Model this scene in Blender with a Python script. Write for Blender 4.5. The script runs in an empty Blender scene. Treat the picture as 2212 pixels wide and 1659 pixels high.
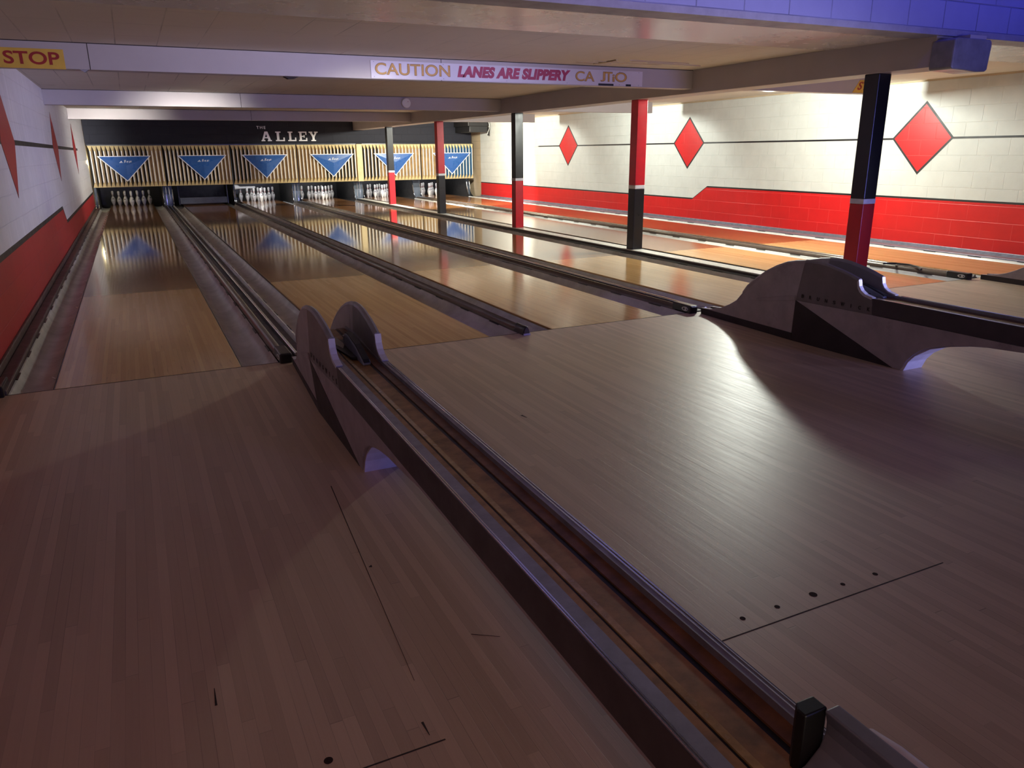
import bpy, math, random
from mathutils import Vector, Matrix
random.seed(7)
S = bpy.context.scene
C = S.collection
PI = math.pi

# ---------------------------------------------------------------- camera
F_PX, CAM = 1634.23, Vector((0.5739, -5.0189, 1.3214))
YAW, PITCH, ROLL = 0.450603, 0.298421, -0.0094894
cy, sy, cp, sp = math.cos(YAW), math.sin(YAW), math.cos(PITCH), math.sin(PITCH)
fwd = Vector((sy*cp, cy*cp, -sp)); rgt = Vector((cy, -sy, 0)); up = rgt.cross(fwd)
cr, sr = math.cos(ROLL), math.sin(ROLL)
r2 = rgt*cr + up*sr; u2 = -rgt*sr + up*cr
cam_d = bpy.data.cameras.new('camera'); cam = bpy.data.objects.new('camera', cam_d); C.objects.link(cam)
cam_d.sensor_fit = 'HORIZONTAL'; cam_d.sensor_width = 36.0; cam_d.lens = F_PX/2212*36
cam_d.clip_start = 0.05; cam_d.clip_end = 100
M = Matrix.Identity(4)
for i in range(3):
    M[i][0] = r2[i]; M[i][1] = u2[i]; M[i][2] = -fwd[i]; M[i][3] = CAM[i]
cam.matrix_world = M
S.camera = cam

# ---------------------------------------------------------------- world, lights, exposure
S.view_settings.view_transform = 'Standard'; S.view_settings.look = 'None'
S.view_settings.gamma = 1; S.view_settings.use_curve_mapping = False
S.view_settings.exposure = 0.0
W = bpy.data.worlds.new('world'); S.world = W; W.use_nodes = True
W.node_tree.nodes['Background'].inputs[0].default_value = (0.50, 0.36, 0.36, 1)
W.node_tree.nodes['Background'].inputs[1].default_value = 0.10

def light(name, kind, loc, power, color, target=None, radius=.1, size=None, sizey=None, angle=None, blend=.5, spread=None):
    d = bpy.data.lights.new(name, kind); o = bpy.data.objects.new(name, d); C.objects.link(o)
    o.location = loc; d.energy = power; d.color = color
    if kind in ('POINT', 'SPOT'): d.shadow_soft_size = radius
    if kind == 'AREA':
        d.shape = 'RECTANGLE'; d.size = size; d.size_y = sizey or size
        if spread: d.spread = math.radians(spread)
    if kind == 'SPOT':
        d.spot_size = angle; d.spot_blend = blend
    if target is not None:
        o.rotation_euler = (Vector(target)-Vector(loc)).to_track_quat('-Z', 'Y').to_euler()
    return o
LAMP = (0.95, 1.0, 0.90)
# lamps hung behind the cross beams over the right-hand lanes; the two far ones are reflector lamps turned to the wall and the pins
light('lamp_near', 'POINT', (8.25, 3.05, 2.08), 330, LAMP, radius=.14)
light('lamp_middle', 'SPOT', (8.25, 8.15, 2.08), 240, LAMP, target=(8.25+.6, 8.15+.5, 2.08-.6), radius=.09, angle=math.radians(172), blend=.25)
light('lamp_far', 'SPOT', (8.15, 13.0, 2.08), 240, LAMP, target=(8.15+.6, 13.5, 2.08-.6), radius=.09, angle=math.radians(172), blend=.25)
light('lamp_pins', 'SPOT', (8.00, 13.05, 2.08), 800, (1.0, .95, .78), target=(7.6, 15.05, 1.6), radius=.09, angle=math.radians(174), blend=.2)
# tubes over the pin decks, behind the masking units
for i, x in enumerate((0.53, 2.3, 3.88, 5.66, 7.48, 9.25)):
    light('pit_tube', 'AREA', (x, 17.62, 0.80), (.9, .7, 11, 12, 14, 14)[i], (.95, .95, 1.0), target=(x, 18.5, 0.1), size=1.0, sizey=.08)
light('machine_light', 'POINT', (-.27, 17.62, 1.15), 9.0, (1, .85, .5), radius=.05)
# blue strip that washes the block header, the concourse's blue and red, plus added unseen fill lights
light('blue_strip', 'AREA', (5.6, -1.35, 2.95), 7, (.05, .06, 1.0), target=(5.6, -.62, 2.32), size=6.0, sizey=.10, spread=85)
light('concourse_blue', 'AREA', (7.4, -11.0, .9), 55, (.25, .26, 1.0), target=(5.0, -1.2, 1.0), size=1.2, spread=70)
light('fill_purple', 'AREA', (9.2, -6.0, .7), 23, (.60, .60, 1.0), target=(-.3, 6.0, 1.05), size=.8, sizey=.8, spread=26)  # unseen added fill, narrowed onto the left wall and front beam
light('fill_white', 'AREA', (5.6, -9.0, 1.0), 18, (1.0, .97, .92), target=(-.3, 14.5, 1.50), size=.5, sizey=.5, spread=7)  # unseen added fill for the far left wall and far beams
light('fill_warm', 'AREA', (2.6, -7.0, .35), 44, (1.0, .83, .66), target=(2.6, 0.0, 4.9), size=3.0, sizey=.5, spread=72)  # unseen uplight added to brighten the ceiling but not the floor
light('concourse_red', 'AREA', (-.1, -5.4, 3.0), 12, (1.0, .45, .34), target=(-.1, -3.2, 0), size=.8)

# ---------------------------------------------------------------- mesh helpers
class MB:
    def __init__(s): s.v = []; s.f = []; s.m = []
    def add(s, vs, fs, m=0):
        n = len(s.v); s.v += [tuple(v) for v in vs]
        for f in fs: s.f.append([i+n for i in f]); s.m.append(m)
        return s
    def box(s, x0, x1, y0, y1, z0, z1, m=0):
        vs = [(x0,y0,z0),(x1,y0,z0),(x1,y1,z0),(x0,y1,z0),(x0,y0,z1),(x1,y0,z1),(x1,y1,z1),(x0,y1,z1)]
        return s.add(vs, [(0,3,2,1),(4,5,6,7),(0,1,5,4),(1,2,6,5),(2,3,7,6),(3,0,4,7)], m)
    def prism(s, poly, axis, a, b, m=0):
        # poly: 2D points; axis 'x': (y,z), 'y': (x,z), 'z': (x,y). a, b: numbers or functions of the 2D point
        fa = a if callable(a) else (lambda p: a); fb = b if callable(b) else (lambda p: b)
        def P(p, t):
            return (t, p[0], p[1]) if axis == 'x' else (p[0], t, p[1]) if axis == 'y' else (p[0], p[1], t)
        n = len(poly)
        vs = [P(p, fa(p)) for p in poly] + [P(p, fb(p)) for p in poly]
        fs = [tuple(range(n))[::-1], tuple(range(n, 2*n))] + [(i, (i+1) % n, (i+1) % n+n, i+n) for i in range(n)]
        return s.add(vs, fs, m)
    def tube(s, path, r, n=10, m=0, cap=True):
        path = [Vector(p) for p in path]; vs = []; fs = []
        rr = r if isinstance(r, (list, tuple)) else [r]*len(path)
        for i, p in enumerate(path):
            t = (path[min(i+1, len(path)-1)]-path[max(i-1, 0)]).normalized()
            a = t.cross(Vector((0, 0, 1)))
            if a.length < 1e-3: a = t.cross(Vector((1, 0, 0)))
            a.normalize(); b = t.cross(a)
            for k in range(n):
                w = 2*PI*k/n; vs.append(p+a*math.cos(w)*rr[i]+b*math.sin(w)*rr[i])
        for i in range(len(path)-1):
            for k in range(n):
                fs.append((i*n+k, i*n+(k+1) % n, (i+1)*n+(k+1) % n, (i+1)*n+k))
        if cap:
            fs.append(tuple(range(n))[::-1]); fs.append(tuple(range((len(path)-1)*n, len(path)*n)))
        return s.add(vs, fs, m)
    def lathe(s, prof, n=24, m=0, origin=(0,0,0), axis='z', marks=None):
        vs = []; fs = []; ms = []
        for r, z in prof:
            for k in range(n):
                w = 2*PI*k/n; a, b = r*math.cos(w), r*math.sin(w)
                v = (a, b, z) if axis == 'z' else (a, z, b) if axis == 'y' else (z, a, b)
                vs.append(tuple(v[i]+origin[i] for i in range(3)))
        base = len(s.v); s.v += vs
        for i in range(len(prof)-1):
            for k in range(n):
                s.f.append([base+i*n+k, base+i*n+(k+1) % n, base+(i+1)*n+(k+1) % n, base+(i+1)*n+k])
                s.m.append(marks(i, k) if marks else m)
        s.f.append([base+k for k in range(n)][::-1]); s.m.append(m)
        s.f.append([base+(len(prof)-1)*n+k for k in range(n)]); s.m.append(m)
        return s
    def build(s, name, mats, parent=None, smooth=False, bevel=0, seg=2, loc=None):
        me = bpy.data.meshes.new(name); me.from_pydata(s.v, [], s.f); me.update()
        if not isinstance(mats, (list, tuple)): mats = [mats]
        for m in mats: me.materials.append(m)
        for p, mi in zip(me.polygons, s.m): p.material_index = mi
        import bmesh
        bm = bmesh.new(); bm.from_mesh(me); bmesh.ops.recalc_face_normals(bm, faces=bm.faces); bm.to_mesh(me); bm.free()
        o = bpy.data.objects.new(name, me); C.objects.link(o)
        if smooth:
            for p in me.polygons: p.use_smooth = True
            me.set_sharp_from_angle(angle=math.radians(40))
        if bevel:
            b = o.modifiers.new('bevel', 'BEVEL'); b.width = bevel; b.segments = seg; b.limit_method = 'ANGLE'; b.angle_limit = math.radians(40)
        if parent is not None: o.parent = parent
        if loc: o.location = loc
        return o

def tag(o, label=None, cat=None, group=None, kind=None):
    if label: o['label'] = label
    if cat: o['category'] = cat
    if group: o['group'] = group
    if kind: o['kind'] = kind
    return o
def thing(name, label, cat, loc=(0,0,0), group=None, rz=0):
    o = bpy.data.objects.new(name, None); C.objects.link(o); o.empty_display_size = .1
    o.location = loc; o.rotation_euler = (0,0,rz)
    return tag(o, label, cat, group)
def copy_tree(o, parent=None):
    c = o.copy(); C.objects.link(c)
    if parent is not None: c.parent = parent
    for ch in list(o.children): copy_tree(ch, c)
    return c
def struct(o, label=None):
    o['kind'] = 'structure'
    if label: o['label'] = label
    return o
def text(name, body, x0, x1, z0, z1, y, mat, parent=None, shear=0.0, bold=0.0, depth=.004, space=1.0, facing='y'):
    cu = bpy.data.curves.new(name, 'FONT'); cu.body = body; cu.shear = shear; cu.offset = bold; cu.space_character = space
    cu.extrude = 0.02; cu.resolution_u = 6
    tmp = bpy.data.objects.new(name+'_t', cu); C.objects.link(tmp)
    bpy.context.view_layer.update()
    dg = bpy.context.evaluated_depsgraph_get()
    me = bpy.data.meshes.new_from_object(tmp.evaluated_get(dg))
    bpy.data.objects.remove(tmp, do_unlink=True); bpy.data.curves.remove(cu)
    xs = [v.co.x for v in me.vertices]; ys = [v.co.y for v in me.vertices]
    ax, bx, ay, by = min(xs), max(xs), min(ys), max(ys)
    for v in me.vertices:
        u = (v.co.x-ax)/(bx-ax); w = (v.co.y-ay)/(by-ay); d = -depth if v.co.z > 0 else 0
        if facing == 'y': v.co = Vector((x0+(x1-x0)*u, y+d, z0+(z1-z0)*w))
        else: v.co = Vector((y+d, x0+(x1-x0)*u, z0+(z1-z0)*w))   # facing -x: text runs along y
    me.materials.clear(); me.materials.append(mat)
    import bmesh
    bm = bmesh.new(); bm.from_mesh(me); bmesh.ops.recalc_face_normals(bm, faces=bm.faces); bm.to_mesh(me); bm.free()
    o = bpy.data.objects.new(name, me); C.objects.link(o)
    if parent is not None: o.parent = parent
    return o

# ---------------------------------------------------------------- materials
class N:
    def __init__(s, name):
        s.mat = bpy.data.materials.new(name); s.mat.use_nodes = True
        s.t = s.mat.node_tree; s.b = s.t.nodes['Principled BSDF']
    def n(s, typ, **kw):
        nd = s.t.nodes.new(typ)
        for k, v in kw.items(): setattr(nd, k, v)
        return nd
    def link(s, a, b): s.t.links.new(a, b)
    def val(s, sock, x):
        if hasattr(x, 'is_linked') or hasattr(x, 'links'): s.link(x, sock)
        else: sock.default_value = x
    def math(s, op, a, b=0.0, c=None):
        nd = s.n('ShaderNodeMath', operation=op); s.val(nd.inputs[0], a); s.val(nd.inputs[1], b)
        if c is not None: s.val(nd.inputs[2], c)
        return nd.outputs[0]
    def pos(s):
        g = s.n('ShaderNodeNewGeometry'); x = s.n('ShaderNodeSeparateXYZ'); s.link(g.outputs['Position'], x.inputs[0]); return g.outputs['Position'], x.outputs
    def comb(s, x, y, z=0.0):
        c = s.n('ShaderNodeCombineXYZ'); s.val(c.inputs[0], x); s.val(c.inputs[1], y); s.val(c.inputs[2], z); return c.outputs[0]
    def noise(s, vec, scale=5, detail=3, rough=.5):
        nd = s.n('ShaderNodeTexNoise'); s.link(vec, nd.inputs['Vector']); nd.inputs['Scale'].default_value = scale
        nd.inputs['Detail'].default_value = detail; nd.inputs['Roughness'].default_value = rough; return nd.outputs['Fac']
    def white(s, vec):
        nd = s.n('ShaderNodeTexWhiteNoise', noise_dimensions='3D'); s.link(vec, nd.inputs['Vector']); return nd.outputs['Value']
    def mix(s, fac, a, b, blend='MIX'):
        nd = s.n('ShaderNodeMix', data_type='RGBA', blend_type=blend); s.val(nd.inputs[0], fac)
        for i, c in ((6, a), (7, b)):
            if isinstance(c, tuple): nd.inputs[i].default_value = (*c[:3], 1)
            else: s.link(c, nd.inputs[i])
        return nd.outputs[2]
    def ramp(s, fac, stops):
        nd = s.n('ShaderNodeValToRGB'); s.link(fac, nd.inputs[0]); e = nd.color_ramp.elements
        while len(e) < len(stops): e.new(.5)
        for el, (p, c) in zip(e, stops): el.position = p; el.color = (*c[:3], 1)
        return nd.outputs[0]
    def mapr(s, v, a, b, c, d):
        nd = s.n('ShaderNodeMapRange'); s.link(v, nd.inputs[0])
        for i, x in enumerate((a, b, c, d)): nd.inputs[i+1].default_value = x
        return nd.outputs[0]
    def bump(s, h, strength=.3, dist=.002):
        nd = s.n('ShaderNodeBump'); nd.inputs['Strength'].default_value = strength; nd.inputs['Distance'].default_value = dist
        s.link(h, nd.inputs['Height']); s.link(nd.outputs[0], s.b.inputs['Normal'])
    def done(s, color=None, rough=None, metal=None, coat=None):
        if color is not None:
            if isinstance(color, tuple): s.b.inputs['Base Color'].default_value = (*color, 1)
            else: s.link(color, s.b.inputs['Base Color'])
        if rough is not None: s.val(s.b.inputs['Roughness'], rough)
        if metal is not None: s.val(s.b.inputs['Metallic'], metal)
        if coat is not None: s.b.inputs['Coat Weight'].default_value = coat
        return s.mat

def paint(name, col, rough=.5, metal=0.0, var=.12, scale=9, bump=.1, dirt=None):
    m = N(name); p, x = m.pos(); f = m.noise(p, scale, 5, .6)
    dk = tuple(c*(1-var*1.6) for c in col); lt = tuple(min(1, c*(1+var*.6)) for c in col)
    c = m.ramp(f, [(.3, dk), (.65, lt)])
    if dirt:
        g = m.noise(p, 3.3, 8, .72); k = m.mapr(g, .56, .72, 0, .8); c = m.mix(k, c, dirt)
    m.bump(m.noise(p, 60, 3), bump, .002)
    return m.done(c, m.mapr(f, .3, .7, min(1, rough*1.15), rough*.9), metal)

def boards(name, w, L, light_c, dark_c, rough, lane=False, seed=0.0):
    m = N(name); p, (x, y, z) = m.pos()
    u = m.math('DIVIDE', x, w); row = m.math('FLOOR', u)
    r1 = m.white(m.comb(row, 3.7+seed, .5))
    v = m.math('ADD', m.math('DIVIDE', y, L), m.math('MULTIPLY', r1, 9.0)); pl = m.math('FLOOR', v)
    tone = m.white(m.comb(row, pl, seed))
    grain = m.noise(m.comb(m.math('MULTIPLY', x, 90.0), m.math('MULTIPLY', y, 3.0), tone), 1.0, 4, .6)
    big = m.noise(m.comb(x, m.math('MULTIPLY', y, .5), 0.0), 1.3, 3, .5)
    t = m.math('ADD', m.math('ADD', .09, m.math('MULTIPLY', tone, .46)), m.math('ADD', m.math('MULTIPLY', grain, .30), m.math('MULTIPLY', big, .25)))
    fx = m.math('FRACT', u); ex = m.math('MINIMUM', fx, m.math('SUBTRACT', 1.0, fx))
    fy = m.math('FRACT', v); ey = m.math('MINIMUM', fy, m.math('SUBTRACT', 1.0, fy))
    gx = m.mapr(ex, 0.012, 0.035, 1, 0); gy = m.mapr(ey, .0008, .0016, 1, 0)
    gn = m.noise(m.comb(m.math('MULTIPLY', row, 3.3), m.math('MULTIPLY', y, .9), 1.0), 1.0, 2)
    gap = m.math('MULTIPLY', m.math('MAXIMUM', gx, gy), m.mapr(gn, .42, .72, .04, .62))
    c = m.ramp(t, [(.30, dark_c), (.82, light_c)])
    if lane:
        far = m.mapr(y, 3.35, 3.42, 0, 1)
        c2 = m.ramp(t, [(.30, (.20, .085, .032)), (.82, (.33, .155, .058))])
        c = m.mix(far, c, c2)
        wear = m.noise(m.comb(m.math('MULTIPLY', x, 60.0), m.math('MULTIPLY', y, 2.2), 4.0), 1.0, 5, .7)
        k = m.math('MULTIPLY', m.mapr(wear, .60, .72, 0, .55), m.mapr(y, .2, 4.6, 1, .1))
        c = m.mix(k, c, (.09, .05, .025))
    c = m.mix(gap, c, (.035, .020, .012))
    if lane:
        wav = m.noise(m.comb(m.math('MULTIPLY', x, 14.0), m.math('MULTIPLY', y, 7.0), 0.0), 1.0, 2)
        wav2 = m.noise(m.comb(m.math('MULTIPLY', x, 60.0), m.math('MULTIPLY', y, 3.0), 0.0), 1.0, 2)
        h = m.math('ADD', m.math('MULTIPLY', wav, .55), m.math('ADD', m.math('MULTIPLY', wav2, .20), m.math('MULTIPLY', gap, -.5)))
        m.bump(h, .22, .0013); m.link(m.mapr(y, 2.0, 5.0, .10, .8), m.b.inputs['Specular IOR Level'])
        ro = m.math('ADD', m.mapr(y, 2.0, 7.0, rough*2.6, rough), m.math('MULTIPLY', grain, .04))
    else:
        scr = m.noise(m.comb(m.math('MULTIPLY', x, 35.0), m.math('MULTIPLY', y, 2.0), 0.0), 1.0, 4, .7)
        h = m.math('ADD', m.math('MULTIPLY', tone, .35), m.math('ADD', m.math('MULTIPLY', scr, .9), m.math('MULTIPLY', gap, -.55)))
        m.bump(h, .40, .0016); m.b.inputs['Specular IOR Level'].default_value = .95
        ro = m.math('ADD', m.math('MULTIPLY', scr, .16), rough-.06)
    return m.done(c, ro)

def blocks(name, col, axis, rough=.5, mortar=None, bw=.405, bh=.203, mstr=.8, var=.05, oz=0.0, drips=None):
    m = N(name); p, xyz = m.pos(); u = xyz[1] if axis == 'x' else xyz[0]
    vec = m.comb(u, m.math('ADD', xyz[2], oz), 0.0)
    b = m.n('ShaderNodeTexBrick'); m.link(vec, b.inputs['Vector']); b.inputs['Scale'].default_value = 1
    b.inputs['Mortar Size'].default_value = .005; b.inputs['Mortar Smooth'].default_value = .5
    b.inputs['Brick Width'].default_value = bw; b.inputs['Row Height'].default_value = bh
    f = m.noise(p, 4, 5, .6)
    c = m.ramp(f, [(.3, tuple(k*(1-var*2) for k in col)), (.7, col)])
    nn = m.noise(p, 1.7, 3); fac = m.math('MULTIPLY', b.outputs['Fac'], m.mapr(nn, .35, .65, .05, .9))
    c = m.mix(fac, c, mortar or tuple(k*.80 for k in col))
    if drips:
        dn = m.noise(m.comb(m.math('MULTIPLY', u, 9.0), m.math('MULTIPLY', xyz[2], .8), 2.0), 1.0, 3, .6)
        c = m.mix(m.mapr(dn, .56, .70, 0, .8), c, drips)
    h = m.math('ADD', m.math('MULTIPLY', b.outputs['Fac'], -1.0), m.math('MULTIPLY', m.noise(p, 45, 4), .25))
    m.bump(h, mstr, .004)
    return m.done(c, rough)

def tiles(name, col, rough=.75):
    m = N(name); p, (x, y, z) = m.pos()
    def line(v, per, wd):
        f = m.math('FRACT', m.math('DIVIDE', v, per)); e = m.math('MINIMUM', f, m.math('SUBTRACT', 1.0, f))
        return m.mapr(e, wd/per*.5, wd/per, 1, 0)
    ln = m.math('MAXIMUM', line(x, .305, .006), line(y, .61, .006))
    nn = m.noise(p, .9, 3); f = m.math('MULTIPLY', ln, m.mapr(nn, .4, .62, 0, .75))
    big = m.noise(p, .8, 5, .6)
    c = m.ramp(big, [(.3, tuple(k*.9 for k in col)), (.7, col)])
    c = m.mix(f, c, tuple(k*.45 for k in col))
    st = m.noise(p, 1.1, 7, .65); c = m.mix(m.mapr(st, .64, .74, 0, .35), c, (.30, .20, .10))
    m.bump(m.math('ADD', m.math('MULTIPLY', f, -1.0), m.math('MULTIPLY', m.noise(p, 90, 2), .3)), .5, .003)
    return m.done(c, rough)

lounge_m = paint('lounge_dark_paint', (.05, .045, .055), .7)
approach_m = boards('approach_maple', .0318, 1.1, (.60, .455, .325), (.45, .33, .23), .405)
lane_m = boards('lane_maple', .02703, 1.6, (.68, .43, .19), (.52, .305, .125), .05, lane=True, seed=2.0)
white_r = blocks('white_block_right', (.655, .675, .65), 'x', .55, (.74, .755, .735))
white_l = blocks('white_block_left', (.80, .79, .82), 'x', .42, (.86, .86, .88), drips=(.90, .89, .92))
red_r = blocks('red_block', (.62, .012, .014), 'x', .38, (.66, .06, .055), mstr=.35)
red_l = blocks('red_block_left', (.46, .012, .020), 'x', .42, (.40, .04, .05), mstr=.35)
black_p = paint('black_paint', (.012, .012, .014), .45)
raw_block = blocks('bare_tan_block', (.55, .44, .30), 'x', .8, (.42, .35, .25))
header_m = blocks('header_block', (.30, .30, .46), 'y', .6, (.13, .13, .18), oz=.02, mstr=1.0)
lintel_m = paint('lintel_steel', (.30, .28, .32), .5)
fascia_m = blocks('black_block', (.007, .008, .018), 'y', .75, (.018, .018, .024))
ceil_m = tiles('ceiling_tile', (.70, .62, .51))
smooth_c = paint('gloss_cream', (.66, .60, .54), .26, var=.05, scale=2, bump=.12)
beam_m = paint('beam_white', (.44, .395, .385), .5, var=.04, scale=2)
seam_m = paint('dark_gap', (.03, .02, .02), .8)
red_m = paint('column_red', (.56, .012, .022), .32, var=.06)
colblack_m = paint('column_black', (.010, .010, .012), .30)
band_m = paint('column_white', (.72, .72, .74), .4)
gut_m = paint('gutter_grey', (.50, .48, .46), .38, var=.15, scale=5, bump=.05, dirt=(.32, .29, .27))
gut_w = paint('gutter_white', (.74, .75, .73), .28, var=.06, scale=4, bump=.05, dirt=(.58, .58, .55))
maroon_m = paint('baseboard_brown', (.075, .042, .045), .45)
cap_m = paint('cap_brown', (.10, .075, .062), .22, var=.08, scale=4, bump=.02)
capdark_m = paint('cap_black', (.016, .016, .018), .3)
chrome_m = paint('chrome', (.72, .72, .74), .16, 1.0, var=.04, bump=.02)
steel_m = paint('dull_steel', (.30, .30, .37), .42, .5, var=.15, scale=14, bump=.04)
whitestrip_m = paint('white_strip', (.74, .74, .70), .3)
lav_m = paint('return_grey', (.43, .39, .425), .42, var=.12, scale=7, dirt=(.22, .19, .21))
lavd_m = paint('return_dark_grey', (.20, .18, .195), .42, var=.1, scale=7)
stripe_m = paint('return_charcoal', (.06, .048, .06), .45)
tri_m = paint('return_black', (.030, .024, .030), .5)
inner_m = paint('return_inside', (.26, .25, .29), .35)
pale_m = paint('return_pale', (.72, .70, .74), .4, dirt=(.5, .47, .47))
wood_m = paint('track_wood', (.31, .165, .055), .42, var=.3, scale=16)
woodd_m = paint('track_wood_dark', (.17, .075, .032), .42, var=.3, scale=16)
gold_m = paint('track_worn_edge', (.46, .33, .16), .25, var=.25, scale=20)
rubber_m = paint('black_rubber', (.008, .008, .010), .45)
rack_m = paint('rack_slate', (.20, .23, .30), .40, var=.15)
racktube_m = paint('rack_pale_tube', (.70, .70, .80), .35)
pin_m = paint('pin_white', (.80, .80, .76), .15, var=.02, bump=.0)
pinmark_m = paint('pin_mark', (.12, .10, .12), .3)
pinred_m = paint('pin_red', (.33, .02, .03), .25)
pindark_m = paint('pin_dark_band', (.10, .05, .05), .25)
cream_m = paint('mask_cream', (.72, .58, .30), .5, var=.08)
pw_m = paint('mask_white_edge', (.84, .82, .76), .4, var=.03)
tan_m = paint('mask_tan', (.43, .30, .16), .5, var=.15, scale=6)
mblack_m = paint('mask_black', (.012, .012, .014), .5)
mblue_m = paint('mask_blue', (.025, .10, .22), .4)
blue_m = paint('sign_blue', (.022, .105, .36), .28, var=.04, bump=.0)
signw_m = paint('sign_white', (.86, .87, .88), .3, var=.02, bump=.0)
yellow_m = paint('sign_yellow', (.68, .42, .055), .5, var=.06)
stopred_m = paint('letter_red', (.33, .012, .012), .5)
ochre_m = paint('letter_ochre', (.60, .33, .07), .5)
ochred_m = paint('letter_outline', (.26, .15, .05), .5)
crim_m = paint('letter_crimson', (.36, .010, .060), .45)
panelw_m = paint('sign_panel', (.62, .58, .62), .4, var=.03, scale=3)
detect_m = paint('detector_white', (.78, .75, .70), .45, var=.02)
pitblue_m = paint('kickback_blue_steel', (.10, .13, .18), .4, .3, var=.2)
kick_m = paint('kickback_black', (.020, .020, .020), .35, var=.3)
sweep_m = paint('sweep_slate', (.085, .095, .125), .45)
dot_m = paint('approach_dot', (.022, .006, .006), .95)

# ---------------------------------------------------------------- dimensions
LW = 1.0541
LX = [0.0, 1.7727, 3.3561, 5.1288, 6.9520, 8.7247]
GW = .235
XL, XR, ZC = -.335, 10.27, 2.18
ORD = ['leftmost lane', 'second lane from the left wall', 'third lane from the left wall',
       'fourth lane from the left wall', 'fifth lane from the left wall', 'lane beside the right wall']
YF = 17.4       # fascia

# ---------------------------------------------------------------- floor (the approach) and what is inlaid in it
fl = struct(MB().box(XL, XR, -12.0, 0, -.10, 0).build('floor', approach_m), 'maple board approach floor in front of the lanes')
MB().box(XL, XR, -12.0, 21, -.30, -.12).build('subfloor', black_p, fl)
MB().box(XL, XR, -.004, .0045, -.05, .0006).build('foul_line', seam_m, fl)
for (x, y, r) in ((2.018, -3.579, .0085), (2.152, -3.58, .0085), (2.300, -3.58, .0125), (2.428, -3.58, .0075), (2.570, -3.584, .0085), (.798, -3.578, .0105)):
    MB().lathe([(r, 0), (r, .0008)], 20, origin=(x, y, 0)).build('approach_dot', dot_m, fl)
MB().box(1.86, 2.83, -3.638, -3.634, 0, .0006).build('splice_line', seam_m, fl)
MB().box(.35, 1.06, -3.638, -3.634, 0, .0006).build('splice_line', seam_m, fl)
# worn splits between boards and small splinters the photo shows, lying along the boards
for a, b, w in [((1.1478, -2.0984), (1.0623, -3.4057), 0.0035), ((1.1162, -2.7997), (1.1223, -2.7896), 0.012), ((0.5867, -3.272), (0.5888, -3.2023), 0.006), ((1.0299, -3.5585), (1.0313, -3.6068), 0.006), ((2.244, -1.6747), (2.2534, -1.7201), 0.012), ((1.2734, -3.2896), (1.3423, -3.3364), 0.002)]:
    A, B = Vector((*a, 0)), Vector((*b, 0)); d = (B-A).normalized(); n = Vector((-d.y, d.x, 0))*w*.5
    MB().prism([(A-n).to_2d()[:], (A+n).to_2d()[:], (B+n*.25).to_2d()[:], (B-n*.25).to_2d()[:]], 'z', 0, .0007).build('board_split', seam_m, fl)

# ---------------------------------------------------------------- walls
wr = struct(MB().box(XR, XR+.2, -.45, 17.07, -.3, 3.3).build('wall_right', white_r), 'white painted block wall with red dado and red diamonds beside right lane')
MB().box(XR+.001, XR+.2, 17.07, 21, -.3, 2.3).build('bare_end', raw_block, wr)
tag(wr.children[0], 'unpainted tan block end of the wall')
MB().box(XR, XR+.2, -12.0, -.45, -.3, 3.3).build('concourse_wall', lounge_m, wr)
wl = struct(MB().box(XL-.2, XL, -12.0, 17.5, -.3, 3.3).build('wall_left', white_l), 'white painted block wall with red dado and red diamonds along left lane')
MB().box(XL-.2, XL, 17.5, 21, -.3, 2.3).build('bare_end', raw_block, wl)
def rhomb(y, z, a, b, t=1.0): return [(y-a*t, z), (y, z-b*t), (y+a*t, z), (y, z+b*t)]
def wall_art(w, x, s, y0, y1, step_a, step_b, dys, z_lo, z_hi, line_end, hw, hh, red, lw, k, ol):
    # s: direction of the room; paint is a thin raised layer
    T = .0016
    ya, yb = step_a, step_b            # low height beyond yb, high height nearer than ya
    MB().prism([(y0, 0), (y1, 0), (y1, z_lo), (yb, z_lo), (ya, z_hi), (y0, z_hi)], 'x', x, x+s*T).build('red_dado', red, w)
    MB().prism([(y0, z_hi), (ya, z_hi), (yb, z_lo), (y1, z_lo), (y1, z_lo+k), (yb-.02, z_lo+k), (ya-.02, z_hi+k), (y0, z_hi+k)], 'x', x, x+s*T*1.2).build('black_border', black_p, w)
    MB().prism([(y0, 1.438-lw), (line_end-.1, 1.438-lw), (line_end, 1.438), (line_end-.1, 1.438+lw), (y0, 1.438+lw)], 'x', x, x+s*T).build('black_stripe', black_p, w)
    for dy in dys:
        m = MB().prism(rhomb(dy, 1.44, hw, hh), 'x', x, x+s*T*1.4, 1)
        m.prism(rhomb(dy, 1.44, hw-ol, hh-ol*1.1), 'x', x, x+s*T*1.8, 0)
        m.build('diamond', [red, black_p], w)
wall_art(wr, XR, -1, -.45, 17.07, 6.56, 6.96, (2.22, 7.16, 11.75), .405, .640, 13.35, .46, .475, red_r, .0125, .026, .036)
wall_art(wl, XL, 1, -12.0, 17.5, 7.50, 7.88, (3.05, 8.12, 12.75), .385, .600, 13.75, .46, .475, red_l, .023, .045, .010)
struct(MB().box(XL, XL+.022, -12.0, 17.5, 0, .075).build('baseboard_left', maroon_m, bevel=.006))
struct(MB().box(XR-.022, XR, -.45, 17.07, -.02, .05).build('baseboard_right', steel_m, bevel=.004))
struct(MB().box(XR-.03, XR, -.4, 17.0, ZC-.022, ZC).build('trim_1', raw_block), 'thin dark joint strip along the top of the right wall')
struct(MB().box(XL, XR+.2, 19.75, 19.9, -.3, 2.3).build('wall_back', black_p), 'black wall behind the pin pits')
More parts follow.
